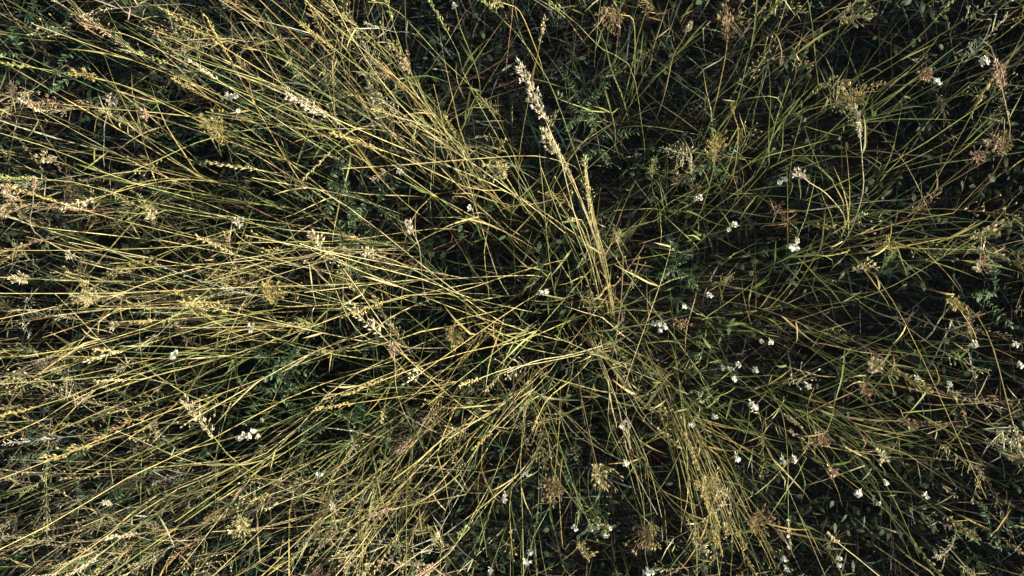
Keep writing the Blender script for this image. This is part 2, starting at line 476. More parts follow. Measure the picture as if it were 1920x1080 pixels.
def make_label(what, tip, base=None):
    d = sorted(((tip[0] - x) ** 2 + (tip[1] - y) ** 2, x, y, n) for x, y, n in LANDMARKS)
    cands = []
    lean = '' if base is None else ' leaning ' + compass(tip[0] - base[0], tip[1] - base[1])
    for q, x, y, n in d[:7]:
        if q < 12 ** 2: continue
        cands.append('%s %s %s' % (what, rel(tip[0] - x, tip[1] - y), n))
        cands.append('%s%s, %s %s' % (what, lean, rel(tip[0] - x, tip[1] - y), n))
    for c in cands:
        if c not in USED and len(c.replace(',', '').split()) <= 16:
            USED[c] = 1
            return c
    return cands[0]
def in_frame(p, m=0):
    return -m < p[0] < 1920 + m and -m < p[1] < 1080 + m

# ------------------------------------------------------------------ parts of a grass plant
SPIKE_MESH = {}
def spikelet_mesh(cname, c):
    if cname not in SPIKE_MESH:
        ms = []
        for k in range(3):
            n = 3
            pos = np.zeros((n, 3)); pos[:, 0] = np.array([0, .0010, -.0009]); pos[:, 1] = np.array([0, .0006, .0004])
            d = np.array([[0, 0, 1.0], [.28, .1 * k, 1], [-.25, .12, .95]])
            ms.append(mesh_from('spikelet', [spikelets(pos, d, np.array([.0115, .009, .0085]), np.array([.0013, .0010, .0010]), vary(c, n, .12))], MAT_SEED))
        SPIKE_MESH[cname] = ms
    return SPIKE_MESH[cname]
CN = {'gold': GOLD, 'straw': STRAW, 'pale': PALE, 'green': YGREEN, 'brown': BROWN, 'red': RED, 'pink': PINK, 'dgreen': GREEN, 'white': (0.66, 0.61, 0.47)}
WORD = {'gold': 'golden', 'straw': 'straw-coloured', 'pale': 'pale', 'green': 'yellow-green', 'brown': 'brown', 'red': 'reddish-brown', 'pink': 'pinkish', 'dgreen': 'green', 'white': 'whitish'}

def add_head(root, rel_sp, style, cname, hl, pieces):
    """seed head along the last hl metres of the stem; pieces: husks as sub-parts of their own"""
    c = CN[cname]
    if style == 'tuft' and cname in ('gold', 'straw', 'brown'): style = 'fuzz'
    K = len(rel_sp)
    s = np.concatenate([[0], np.cumsum(np.linalg.norm(np.diff(rel_sp, axis=0), axis=1))])
    tot = s[-1]
    hl = min(hl * (1.4 if style in ('fuzz', 'tuft') else 1), tot * .6)
    at = lambda q: np.stack([np.interp(q, s, rel_sp[:, i]) for i in range(3)], 1)
    n = {'plume': int(hl * 330), 'tuft': 46, 'fuzz': 66, 'spike': int(hl * 330), 'open': int(hl * 170)}[style]
    n = max(12, min(n, 80))
    q = tot - hl * (np.arange(n) + RS.rand(n) * .6) / n
    u = (tot - q) / hl                           # 0 tip .. 1 bottom of the head
    axis = nrm(at(np.minimum(q + .01, tot)) - at(q - .01))
    rnd = RS.randn(n, 3); rnd -= (rnd * axis).sum(1, keepdims=True) * axis; rnd = nrm(rnd)
    spread = {'plume': .009, 'tuft': .013, 'fuzz': .024, 'spike': .0022, 'open': .03}[style]
    prof = np.sin(np.clip(u * .8 + .12, 0, 1) * math.pi) ** .7
    lop = nrm(RS.randn(1, 3))                    # lop-sided: fuller to one side
    off = rnd * (spread * prof * RS.uniform(.15, 1, n) * (1 + .7 * (rnd * lop).sum(1)))[:, None]
    b0 = at(q)
    pos = b0 + off + axis * np.linalg.norm(off, axis=1, keepdims=True) * .9
    d = nrm(axis * {'plume': 1.5, 'tuft': 1.7, 'fuzz': 1.5, 'spike': 2.2, 'open': 1.2}[style] + rnd * .7 + RS.randn(n, 3) * .15)
    L = {'plume': 1.1, 'tuft': 1.0, 'fuzz': 1.15, 'spike': 1.0, 'open': .6}[style] * RS.uniform(.75, 1.25, n)
    # rachis and side branches
    br = np.stack([b0, b0 + off * .55 + axis * .002, pos + d * .002], 1)
    tb = vary(np.asarray(c) * .85, n, .1)
    core = at(np.linspace(tot - hl, tot, 8))[None]
    tc = np.array([c]) * .9
    chunks = [tubes(core, np.full((1, 8), .0007), tc, tc), tubes(br, np.full((n, 3), .0003), tb, tb)]
    if pieces:
        h = link('seed_head', mesh_from('seed_head', chunks, MAT_SEED), root)
        alt = {'red': 'pink', 'brown': 'straw', 'gold': 'pale', 'straw': 'pale', 'pink': 'pale', 'pale': 'white', 'white': 'pale'}.get(cname, 'straw')
        ms = spikelet_mesh(cname, c) + (spikelet_mesh(alt, CN[alt]) if style == 'tuft' else [])
        for i in range(n):
            o = link('spikelet', ms[RS.randint(len(ms))], h)
            o.location = pos[i]
            o.rotation_mode = 'QUATERNION'
            o.rotation_quaternion = Vector(d[i]).to_track_quat('Z', 'Y') @ Euler((0, 0, RS.rand() * 6.28)).to_quaternion()
            k = float(L[i]); o.scale = (k, k, k)
    else:
        chunks.append(spikelets(np.repeat(pos, 2, 0), np.repeat(d, 2, 0) + RS.randn(2 * n, 3) * .2, np.repeat(L, 2) * .0095, np.full(2 * n, .0015), vary(c, 2 * n, .15)))
        link('seed_head', mesh_from('seed_head', chunks, MAT_SEED), root)

def add_leaf(root, p, az, L, c, w=.0017, name='leaf'):
    sp = arc_spines(np.array([p]), np.array([az]), np.array([L]), RS.uniform(.15, .7, 1), RS.uniform(.1, .9, 1), 7, .2)
    W = np.array([[.45, .8, 1, 1, .9, .7, .4, .05]]) * w
    t = vary(c, 1, .15)
    link(name, mesh_from(name, [ribbon(sp, W, RS.uniform(-.8, .8, 1), t, np.clip(t * np.array([1.15, 1.08, .95]), 0, .8), .35)], MAT_BLADE), root)

def grass_stalk(pts, cname, style=None, hcol=None, hl=.13, rad=.0011, leaves=1, label=None, group='tall single grass stalks', pieces=False, name='grass_stalk'):
    """pts: world points from ground to tip"""
    base = np.asarray(pts[0])
    sp = spline(pts, 14)
    c = np.asarray(CN[cname])
    if label is None:
        px = proj(sp)
        what = WORD[cname] + ' ' + {None: 'bare grass stem', 'plume': 'stalk with feathery head', 'tuft': 'stalk with bushy head', 'spike': 'stalk with slim spike', 'open': 'stalk with loose open head'}[style]
        label = make_label(what, px[-1], px[7])
    e = thing(name, base, label, 'grass stalk', group)
    rsp = sp - base
    t = vary(c, 1, .1)
    link('stem', mesh_from('stem', [tubes(rsp[None], (rad * np.linspace(1.1, .55, 14))[None], t * .92, np.clip(t * 1.06, 0, .8), 5)], MAT_STEM), e)
    for k in range(leaves):
        i = RS.randint(4, 11)
        add_leaf(e, rsp[i], RS.rand() * 6.28 if RS.rand() < .4 else math.atan2(sp[-1][1] - base[1], sp[-1][0] - base[0]) + RS.randn() * .7, RS.uniform(.05, .17), c * RS.uniform(.7, 1), RS.uniform(.0010, .0020))
    if style:
        add_head(e, rsp, style, hcol or cname, hl, pieces)
    return e

def px_stalk(poly, cname, ztip=.86, zbase=.32, **kw):
    """poly: photograph points from tip to where the stalk is lost; stands on the ground below"""
    n = len(poly)
    P = [unproj(x, y, ztip + (zbase - ztip) * (i / (n - 1)) ** 1.15) for i, (x, y) in enumerate(poly)]
    d = P[-1] - P[-2]
    h = d[:2] / max(abs(d[2]), .05)
    m = np.linalg.norm(h)
    if m > .5: h = h * .5 / m
    r = P[-1].copy(); r[:2] += h * zbase * .5; r[2] = -.02
    mid = (P[-1] + r) / 2; mid[:2] += h * zbase * .12
    return grass_stalk([r, mid] + P[::-1], cname, **kw)

# ------------------------------------------------------------------ the stalks one can pick out, traced where they stand
PANICLES = [
 # polyline tip->base, stem colour, head style, head colour, head length m, ztip, label
 ([(973, 121), (1008, 190), (1038, 262), (1072, 330), (1105, 420), (1132, 510)], 'straw', 'plume', 'white', .20, 1.05, 'tall pale plume-headed grass stalk, the longest seed head above the centre'),
 ([(1022, 248), (1050, 300), (1085, 370), (1112, 440), (1136, 520)], 'straw', 'plume', 'pale', .11, .95, 'shorter pale stalk standing close against the tall central plume'),
 ([(1040, 275), (1072, 335), (1100, 400), (1122, 470), (1140, 540)], 'gold', 'spike', 'pale', .12, .9, 'golden stalk just right of the tall central plume, in the same bundle'),
 ([(538, 178), (640, 228), (760, 280), (900, 335)], 'straw', 'plume', 'white', .13, .9, 'thick white seed head on a stalk slanting across the upper left'),
 ([(347, 757), (395, 812), (445, 868), (540, 920), (650, 955)], 'green', 'plume', 'pale', .15, .85, 'long slanting oat-like head beside the lower left white flower cluster'),
 ([(1494, 322), (1520, 344), (1548, 362), (1580, 400)], 'straw', 'plume', 'white', .07, .8, 'short whitish oat head above the big white flower cluster'),
 ([(1190, 515), (1176, 548), (1163, 580), (1154, 640)], 'straw', 'open', 'straw', .10, .8, 'loose oat head with hanging husks just right of the centre'),
 ([(763, 419), (780, 448), (788, 475), (792, 530)], 'pale', 'plume', 'white', .07, .75, 'small white branching seed head left of the centre, above crossing stems'),
 ([(738, 647), (741, 690), (743, 730), (760, 780)], 'straw', 'plume', 'pink', .08, .8, 'small upright pinkish seed head below left of the centre'),
 ([(698, 968), (745, 953), (798, 935), (830, 900)], 'straw', 'plume', 'pink', .10, .78, 'feathery pink plume lying sideways near the bottom'),
 ([(785, 1082), (820, 1055), (852, 1025), (890, 960)], 'straw', 'plume', 'pink', .11, .82, 'pinkish plume cut by the bottom edge, left of the centre'),
 ([(1041, 915), (1040, 895), (1043, 860), (1048, 800)], 'gold', 'tuft', 'brown', .05, .75, 'brown star-shaped seed tuft below the centre'),
 ([(1211, 1012), (1208, 985), (1206, 950), (1190, 880)], 'gold', 'tuft', 'brown', .07, .75, 'orange-brown upright tuft right of the bottom white flowers'),
 ([(1108, 1046), (1075, 1012), (1056, 1030), (1050, 960)], 'gold', 'plume', 'straw', .10, .75, 'drooping straw seed head hanging over at the bottom edge'),
 ([(1604, 200), (1612, 250), (1617, 310), (1618, 360), (1600, 420)], 'pale', 'spike', 'pale', .14, .85, 'knobbly upright whitish stalk at the upper right'),
 ([(1868, 122), (1878, 165), (1889, 215), (1892, 262), (1860, 330)], 'brown', 'plume', 'pink', .13, .85, 'pale pinkish seed stalk standing at the right edge near the top'),
 ([(1362, 32), (1363, 80), (1357, 122), (1340, 200)], 'gold', 'tuft', 'brown', .09, .85, 'single brown spike at the top edge, right of centre'),
 ([(1372, 196), (1378, 222), (1384, 246), (1380, 300)], 'gold', 'spike', 'gold', .05, .72, 'short golden caterpillar-like spike at upper right of centre'),
 ([(1740, 140), (1726, 150), (1705, 170), (1660, 220)], 'brown', 'tuft', 'red', .05, .72, 'rusty bushy clump of seeds in the upper right'),
 ([(1838, 288), (1825, 300), (1800, 320), (1750, 360)], 'brown', 'tuft', 'red', .05, .7, 'rusty seed clump below the round white flower at right'),
 ([(1782, 562), (1806, 590), (1830, 640), (1790, 660)], 'gold', 'plume', 'gold', .13, .85, 'golden arching plume near the right edge at mid height'),
 ([(1835, 500), (1838, 480), (1834, 430), (1780, 430)], 'brown', 'tuft', 'pink', .06, .75, 'pale brown bristly tuft at the right, above the golden plume'),
 ([(1636, 690), (1633, 664), (1622, 650), (1560, 620)], 'brown', 'tuft', 'pink', .05, .72, 'round brown bristly seed tuft right of the scattered white flowers'),
 ([(1628, 738), (1605, 714), (1585, 700), (1500, 640)], 'brown', 'tuft', 'red', .05, .72, 'reddish tuft just below left of the round brown seed tuft'),
 ([(1708, 800), (1692, 780), (1680, 760), (1600, 700)], 'green', 'plume', 'brown', .07, .75, 'greenish-brown drooping head at lower right, below the reddish tuft'),
 ([(1548, 832), (1532, 812), (1518, 795), (1460, 750)], 'gold', 'tuft', 'red', .05, .7, 'red-brown ragged tuft among blades at lower right'),
 ([(1660, 862), (1640, 835), (1622, 812), (1570, 770)], 'straw', 'plume', 'pale', .08, .78, 'pale husky head right of the red-brown ragged tuft'),
 ([(1562, 885), (1552, 868), (1540, 850), (1500, 800)], 'straw', 'plume', 'pink', .06, .7, 'small pink husky head below the red-brown ragged tuft'),
 ([(1553, 1002), (1580, 1025), (1612, 1050), (1660, 1090)], 'straw', 'spike', 'pale', .08, .6, 'pale slim spike at the bottom right, pointing to the upper left'),
 ([(150, 42), (205, 58), (255, 72), (360, 125)], 'gold', 'tuft', 'red', .12, .82, 'reddish-brown plume near the top left corner'),
 ([(60, 192), (110, 195), (180, 202), (330, 215)], 'gold', 'tuft', 'red', .12, .8, 'rust-coloured plume at the far left, below the top left corner'),
 ([(135, 135), (190, 150), (246, 166), (400, 240)], 'gold', 'plume', 'gold', .12, .84, 'golden plume lying between the two rusty plumes at upper left'),
 ([(395, 235), (420, 262), (440, 290), (500, 330)], 'green', 'tuft', 'gold', .10, .7, 'yellow-green bushy tuft in the upper left quarter'),
 ([(268, 212), (295, 220), (318, 228), (420, 262)], 'straw', 'plume', 'pink', .05, .75, 'small pinkish head left of the yellow-green bushy tuft'),
 ([(1140, 25), (1165, 28), (1188, 40), (1190, 110)], 'gold', 'tuft', 'brown', .09, .85, 'curly brown tuft at the top edge, right of the tall plume'),
 ([(925, 2), (950, 8), (975, 22), (1000, 80)], 'gold', 'plume', 'straw', .07, .85, 'straw head cut by the top edge above the tall plume'),
 ([(762, 118), (766, 140), (772, 165), (830, 240)], 'straw', 'plume', 'pink', .06, .8, 'small reddish-pink head left of the tall plume, near the top'),
 ([(8, 352), (30, 385), (60, 420), (150, 450)], 'straw', 'tuft', 'pink', .09, .9, 'bright pinkish plume at the left edge above mid height'),
 ([(-20, 400), (20, 405), (70, 425), (200, 440)], 'straw', 'tuft', 'pink', .10, .85, 'lower bright plume cut by the left edge'),
 ([(62, 335), (62, 380), (60, 430), (120, 470)], 'pale', 'spike', 'pink', .08, .88, 'whitish upright stalk crossing the bright plumes at the left edge'),
 ([(280, 408), (310, 394), (335, 398), (420, 410)], 'green', 'plume', 'pale', .05, .8, 'pale curved seed head like a hook at left, above the crossing stems'),
 ([(450, 412), (438, 430), (458, 452), (500, 470)], 'straw', 'plume', 'white', .05, .8, 'whitish bent seed head right of the hooked pale head'),
 ([(585, 440), (600, 458), (616, 475), (660, 500)], 'straw', 'plume', 'pink', .05, .8, 'short pinkish head pointing up left, left of centre among long stems'),
 ([(128, 478), (140, 482), (150, 490), (230, 510)], 'straw', 'plume', 'white', .03, .75, 'small white head among long level stems at far left'),
 ([(28, 524), (70, 523), (112, 526), (300, 528)], 'green', 'plume', 'pale', .09, .85, 'level pale-green head lying along the long stems at far left'),
 ([(210, 612), (222, 605), (245, 602), (330, 600)], 'straw', 'plume', 'pale', .05, .75, 'short pale head lying left below the tangled golden stems'),
 ([(468, 614), (485, 618), (512, 632), (567, 653), (650, 668)], 'green', 'plume', 'white', .05, .8, 'white seed head with a long green stem right above the fern-like leaves'),
 ([(195, 942), (220, 945), (252, 952), (340, 920)], 'green', 'spike', 'white', .07, .75, 'whitish level spike in the lower left corner'),
 ([(622, 945), (628, 975), (640, 998), (700, 960)], 'straw', 'spike', 'white', .07, .8, 'white curved spike near the bottom, left of the feathery pink plume'),
 ([(1165, 795), (1176, 812), (1182, 842), (1176, 790)], 'pale', 'plume', 'white', .06, .7, 'fluffy elongated white head below right of the centre'),
 ([(1293, 45), (1280, 75), (1262, 105), (1250, 160)], 'straw', 'spike', 'pale', .08, .85, 'slim pale spike pointing up right near the top edge'),
 ([(205, 185), (218, 200), (228, 222), (300, 280)], 'straw', 'plume', 'white', .06, .7, 'broken white stalk near the rust plume at the far left'),
 ([(78, 295), (130, 310), (175, 330), (300, 350)], 'green', 'plume', 'pale', .08, .78, 'pale green tapering head at left, above the bright plumes'),
 ([(1155, 447), (1163, 470), (1168, 485), (1166, 540)], 'straw', 'spike', 'pink', .04, .72, 'tiny pink spike just right of the centre bundle'),
 ([(455, 988), (452, 970), (470, 945), (560, 880)], 'gold', 'tuft', 'straw', .09, .82, 'bright straw tuft in the lower left, above the bottom edge'),
 ([(940, 322), (935, 308), (925, 295), (960, 350)], 'gold', 'tuft', 'straw', .07, .72, 'starry straw tuft where stems cross above the centre'),
 ([(848, 640), (850, 618), (858, 600), (900, 590)], 'gold', 'tuft', 'gold', .08, .72, 'golden bristly tuft left of the centre, below the long crossing stem'),
 ([(1345, 260), (1340, 300), (1335, 330), (1320, 380)], 'green', 'tuft', 'gold', .08, .7, 'green-gold bushy tuft at upper right of centre'),
 ([(1600, 190), (1598, 200), (1590, 215), (1540, 260)], 'green', 'tuft', 'gold', .05, .72, 'small gold-green tuft on top of the knobbly upright stalk'),
 ([(498, 545), (510, 560), (530, 575), (640, 570)], 'gold', 'tuft', 'gold', .10, .75, 'gold tangle of husks left of centre among level stems'),
 ([(160, 555), (175, 565), (200, 575), (320, 570)], 'gold', 'tuft', 'straw', .10, .75, 'tangled straw tuft at left among long level stems'),
 ([(1320, 905), (1325, 940), (1330, 960), (1290, 860)], 'gold', 'tuft', 'gold', .10, .8, 'golden bristly top of the upright clump near the bottom'),
 ([(1420, 965), (1412, 985), (1400, 960), (1370, 900)], 'gold', 'tuft', 'brown', .08, .8, 'brownish bristly top right of the golden clump near the bottom'),
 ([(1880, 280), (1882, 250), (1880, 220), (1850, 280)], 'brown', 'tuft', 'brown', .08, .75, 'brown bushy clump behind the pinkish stalk at the right edge'),
]
for poly, sc, st, hc, hl, zt, lab in PANICLES:
    USED[lab] = 1
    n = len(poly)
    px_stalk(poly, sc, zt, .32, style=st, hcol=hc, hl=hl, label=lab, group='seed-headed grass stalks', pieces=True, leaves=RS.randint(0, 2), rad=.0013, name='seed_headed_stalk')

LONG = [
 ([(-30, 112), (120, 133), (245, 166), (420, 240), (560, 310)], 'green'), ([(-40, 548), (230, 550), (440, 543), (640, 533), (955, 520)], 'straw'),
 ([(20, 355), (210, 405), (393, 450), (640, 517), (760, 560)], 'gold'), ([(393, 300), (560, 340), (673, 407), (827, 523), (940, 600), (1020, 635)], 'straw'),
 ([(-40, 473), (230, 471), (480, 455), (640, 448), (800, 430)], 'gold'), ([(180, 715), (273, 708), (450, 660), (560, 622), (700, 575), (850, 540)], 'straw'),
 ([(-30, 672), (100, 660), (250, 620), (420, 565), (600, 540)], 'gold'), ([(-30, 910), (130, 850), (300, 780), (420, 735), (640, 655)], 'gold'),
 ([(-20, 1040), (120, 970), (230, 900), (400, 820), (560, 740), (700, 690)], 'gold'), ([(80, 1090), (200, 1000), (330, 920), (520, 840), (640, 720), (760, 660)], 'straw'),
 ([(300, 20), (470, 120), (610, 210), (760, 330), (860, 400)], 'gold'), ([(240, 90), (420, 160), (560, 230), (680, 300), (830, 380)], 'green'),
 ([(480, -20), (580, 60), (680, 170), (800, 280), (900, 350)], 'gold'), ([(560, -20), (640, 80), (720, 190), (830, 320), (930, 420)], 'gold'),
 ([(620, -10), (690, 120), (790, 240), (920, 330), (1040, 420)], 'straw'), ([(720, -20), (760, 110), (830, 240), (900, 290), (980, 380)], 'green'),
 ([(690, 0), (740, 18), (830, 110), (920, 200), (980, 330)], 'green'), ([(800, -10), (850, 90), (880, 160), (960, 300), (1010, 390)], 'green'),
 ([(890, -10), (960, 60), (1010, 120), (1040, 180), (1080, 300)], 'green'), ([(1020, -10), (1080, 45), (1130, 90), (1180, 130), (1200, 230)], 'green'),
 ([(985, 1090), (980, 960), (979, 860), (981, 780), (985, 720)], 'straw'), ([(860, 1000), (905, 940), (940, 860), (965, 790), (985, 725)], 'green'),
 ([(800, 935), (860, 890), (900, 830), (950, 770), (985, 722)], 'gold'), ([(740, 900), (800, 850), (850, 810), (920, 780), (985, 715)], 'gold'),
 ([(690, 1085), (760, 980), (800, 900), (850, 850), (900, 800)], 'gold'), ([(1110, 990), (1085, 930), (1060, 870), (1040, 800), (1020, 740)], 'green'),
 ([(1240, 970), (1215, 860), (1180, 790), (1140, 720), (1120, 660)], 'straw'), ([(1310, 880), (1270, 780), (1230, 730), (1180, 690), (1130, 655)], 'straw'),
 ([(1420, 1090), (1370, 1000), (1320, 900), (1270, 800), (1230, 700)], 'gold'), ([(1350, 1090), (1330, 980), (1300, 880), (1280, 790), (1270, 700)], 'gold'),
 ([(1450, 1060), (1420, 980), (1380, 930), (1340, 850), (1300, 760)], 'gold'), ([(1310, 1090), (1305, 1000), (1295, 920), (1290, 840), (1280, 760)], 'green'),
 ([(1560, 912), (1480, 860), (1400, 810), (1340, 750), (1280, 690)], 'green'), ([(1500, 800), (1430, 750), (1370, 700), (1310, 650), (1260, 610)], 'straw'),
 ([(1760, 1075), (1700, 1000), (1650, 950), (1590, 880), (1530, 810)], 'green'), ([(1830, 1010), (1760, 960), (1700, 910), (1640, 840), (1580, 780)], 'gold'),
 ([(1930, 870), (1850, 830), (1760, 800), (1680, 740), (1600, 690)], 'green'), ([(1860, 640), (1780, 625), (1700, 590), (1620, 560), (1540, 540)], 'green'),
 ([(1850, 700), (1760, 650), (1680, 600), (1640, 580), (1590, 545)], 'straw'), ([(1930, 415), (1800, 418), (1680, 421), (1560, 420), (1450, 418)], 'green'),
 ([(1900, 400), (1780, 395), (1700, 390), (1620, 400), (1540, 410)], 'gold'), ([(1760, 480), (1700, 465), (1640, 450), (1590, 430), (1520, 400)], 'green'),
 ([(1640, -20), (1580, 40), (1520, 80), (1450, 130), (1380, 190)], 'green'), ([(1610, 0), (1560, 40), (1500, 75), (1430, 120), (1360, 170)], 'straw'),
 ([(1940, 20), (1880, 70), (1800, 110), (1720, 150), (1640, 200)], 'gold'), ([(1800, -20), (1740, 50), (1680, 100), (1600, 150), (1520, 200)], 'green'),
 ([(1560, 150), (1500, 190), (1440, 240), (1390, 290), (1340, 330)], 'green'), ([(1460, 0), (1420, 60), (1400, 120), (1380, 200), (1350, 260)], 'green'),
 ([(560, 460), (700, 500), (800, 530), (880, 560), (960, 575)], 'straw'), ([(640, 590), (760, 555), (850, 545), (950, 520), (1020, 500)], 'gold'),
 ([(1300, 590), (1200, 612), (1100, 625), (1030, 640), (960, 660)], 'straw'), ([(640, 740), (760, 700), (880, 660), (980, 640), (1050, 610)], 'gold'),
 ([(700, 480), (760, 500), (860, 560), (960, 640), (1060, 670)], 'green'), ([(1255, 580), (1220, 600), (1160, 640), (1080, 660), (1010, 680)], 'straw'),
 ([(640, 320), (760, 310), (900, 300), (1000, 292), (1050, 300)], 'gold'), ([(620, 250), (760, 300), (880, 350), (960, 360), (1060, 430)], 'gold'),
 ([(0, 250), (120, 290), (230, 340), (380, 380), (520, 440)], 'green'), ([(-20, 330), (120, 340), (260, 370), (400, 400), (560, 420)], 'green'),
 ([(-20, 785), (100, 750), (240, 700), (400, 640), (520, 610)], 'gold'), ([(-30, 830), (60, 800), (160, 740), (300, 690), (450, 640)], 'straw'),
 ([(390, 1090), (480, 1000), (560, 930), (650, 860), (760, 780)], 'straw'), ([(480, 1090), (560, 1010), (640, 940), (720, 870), (820, 790)], 'gold'),
 ([(620, 1090), (680, 1010), (740, 930), (800, 860), (870, 790)], 'straw'), ([(200, 560), (300, 520), (420, 490), (560, 480), (700, 470)], 'straw'),
]
for i in range(16):          # the upright golden clump near the bottom
    x = random.uniform(-60, 70); k = random.uniform(.7, 1.25)
    LONG.append(([(1355 + x * 1.5, 985 + 100 * (k - .6)), (1340 + x * 1.2, 940 + 30 * k), (1315 + x * .9, 880), (1285 + x * .7, 800)], random.choice(['gold', 'straw', 'gold'])))
for i in range(12):          # the bundle under the tall plume
    x = random.uniform(-26, 26)
    LONG.append(([(1068 + x * 2.2, 330 + random.uniform(-40, 90)), (1095 + x * 1.5, 420), (1118 + x, 490), (1135 + x * .8, 560)], random.choice(['gold', 'straw', 'green'])))
for i in range(14):          # fan of straw below the centre
    a = R(random.uniform(35, 165)); q = random.uniform(170, 330)
    cx, cy = random.choice([(1120, 655), (985, 720), (1120, 655)])
    LONG.append(([(cx + math.cos(a) * q, cy + math.sin(a) * q), (cx + math.cos(a + .08) * q * .66, cy + math.sin(a + .08) * q * .66), (cx + math.cos(a) * q * .33, cy + math.sin(a) * q * .33), (cx, cy)], random.choice(['straw', 'pale', 'gold'])))
for poly, c in LONG:
    st = random.choice([None, None, None, 'open', 'spike'])
    zt = random.uniform(.78, .98)
    px_stalk([(x + random.uniform(-4, 4), y + random.uniform(-4, 4)) for x, y in poly], c, zt, .28, style=st, hl=random.uniform(.06, .12), leaves=random.randint(0, 2), rad=random.uniform(.0008, .0012), name='tall_grass_stem', group='long bare grass stems')

def more_stalks(n):
    made = 0
    while made < n:
        px, py = random.uniform(-20, 1940), random.uniform(-20, 1100)
        d, r, g = field(np.array([px]), np.array([py]))
        if random.random() > d[0] * 1.2 - .05: continue
        z = random.uniform(.6, .95)
        tip = unproj(px, py, z)
        a = math.atan2(tip[1], tip[0]) + random.gauss(0, .9)
        off = abs(random.gauss(.12, .14)) + .02
        root = np.array([tip[0] - math.cos(a) * off, tip[1] - math.sin(a) * off, -.02])
        mid = root * .45 + tip * .55
        mid[:2] -= np.array([math.cos(a), math.sin(a)]) * off * .28
        left = px < 1050
        c = random.choices(['gold', 'straw', 'green', 'dgreen', 'brown'], [3, 3, 2.5, 1, .7] if left else [1.6, 1.4, 3, 2, 1.4])[0]
        st = random.choices([None, 'plume', 'tuft', 'spike', 'open'], [3.2, .9, .3, 1.5, 2.4])[0]
        hc = c if random.random() < .3 else random.choice(['pale', 'straw', 'straw', 'gold', 'gold'])
        if c == 'dgreen' and st: hc = 'straw'
        grass_stalk([root, mid, tip], c, style=st, hcol=hc, hl=random.uniform(.05, .12), rad=random.uniform(.0007, .0011), leaves=random.randint(2, 4))
        made += 1
more_stalks(170)

# ------------------------------------------------------------------ tufts of blades
TUFTS = [(1120, 655, 'straw', 13, .62), (1330, 310, 'green', 12, .5), (1310, 345, 'green', 10, .45), (980, 725, 'straw', 9, .66), (940, 300, 'gold', 10, .66), (455, 955, 'gold', 12, .72), (850, 615, 'gold', 10, .66),
         (1300, 850, 'gold', 11, .6), (1350, 900, 'gold', 12, .6), (1395, 950, 'gold', 10, .6), (1270, 700, 'straw', 10, .6), (1080, 560, 'green', 10, .55), (1130, 480, 'gold', 11, .6), (170, 560, 'gold', 10, .7),
         (500, 570, 'gold', 12, .7), (1490, 240, 'green', 10, .55), (1600, 200, 'green', 10, .6), (1550, 170, 'green', 9, .55), (1450, 100, 'dgreen', 10, .55), (1200, 60, 'green', 9, .55), (1120, 30, 'dgreen', 9, .5),
         (1700, 470, 'green', 10, .6), (1500, 620, 'green', 9, .55), (1430, 610, 'green', 8, .5), (1560, 640, 'gold', 9, .55), (1420, 480, 'green', 9, .5), (1360, 500, 'dgreen', 8, .45), (1250, 200, 'dgreen', 9, .5),
         (1080, 790, 'green', 9, .55), (1010, 830, 'gold', 9, .6), (890, 840, 'green', 9, .55), (730, 860, 'gold', 10, .65), (780, 760, 'gold', 8, .6), (620, 780, 'green', 9, .55), (660, 820, 'green', 8, .5),
         (330, 880, 'gold', 11, .72), (250, 1000, 'gold', 11, .75), (100, 900, 'green', 10, .7), (620, 1020, 'gold', 11, .7), (560, 930, 'green', 9, .6), (880, 1050, 'green', 9, .6), (40, 740, 'gold', 10, .75),
         (230, 700, 'green', 9, .6), (330, 620, 'gold', 9, .65), (650, 420, 'green', 10, .6), (460, 350, 'gold', 9, .65), (320, 330, 'green', 9, .6), (700, 240, 'gold', 10, .7), (820, 300, 'gold', 10, .66), (640, 60, 'gold', 10, .75),
         (540, 100, 'gold', 10, .75), (440, 60, 'green', 9, .7), (40, 230, 'gold', 9, .75), (180, 320, 'green', 8, .65), (30, 620, 'gold', 9, .75), (1700, 830, 'green', 9, .55), (1820, 780, 'gold', 9, .6), (1760, 900, 'green', 9, .55),
         (1850, 960, 'green', 9, .6), (1700, 980, 'gold', 9, .6), (1600, 800, 'green', 8, .5), (1420, 800, 'green', 8, .5), (1480, 1000, 'green', 8, .55), (1860, 400, 'gold', 9, .65), (1900, 220, 'green', 8, .6), (1780, 300, 'dgreen', 8, .55),
         (1650, 60, 'green', 9, .6), (1870, 60, 'green', 8, .6), (1200, 880, 'dgreen', 8, .45), (1150, 860, 'green', 8, .5), (700, 560, 'green', 8, .55), (900, 560, 'green', 8, .5), (990, 470, 'dgreen', 8, .45), (1180, 410, 'dgreen', 8, .45)]
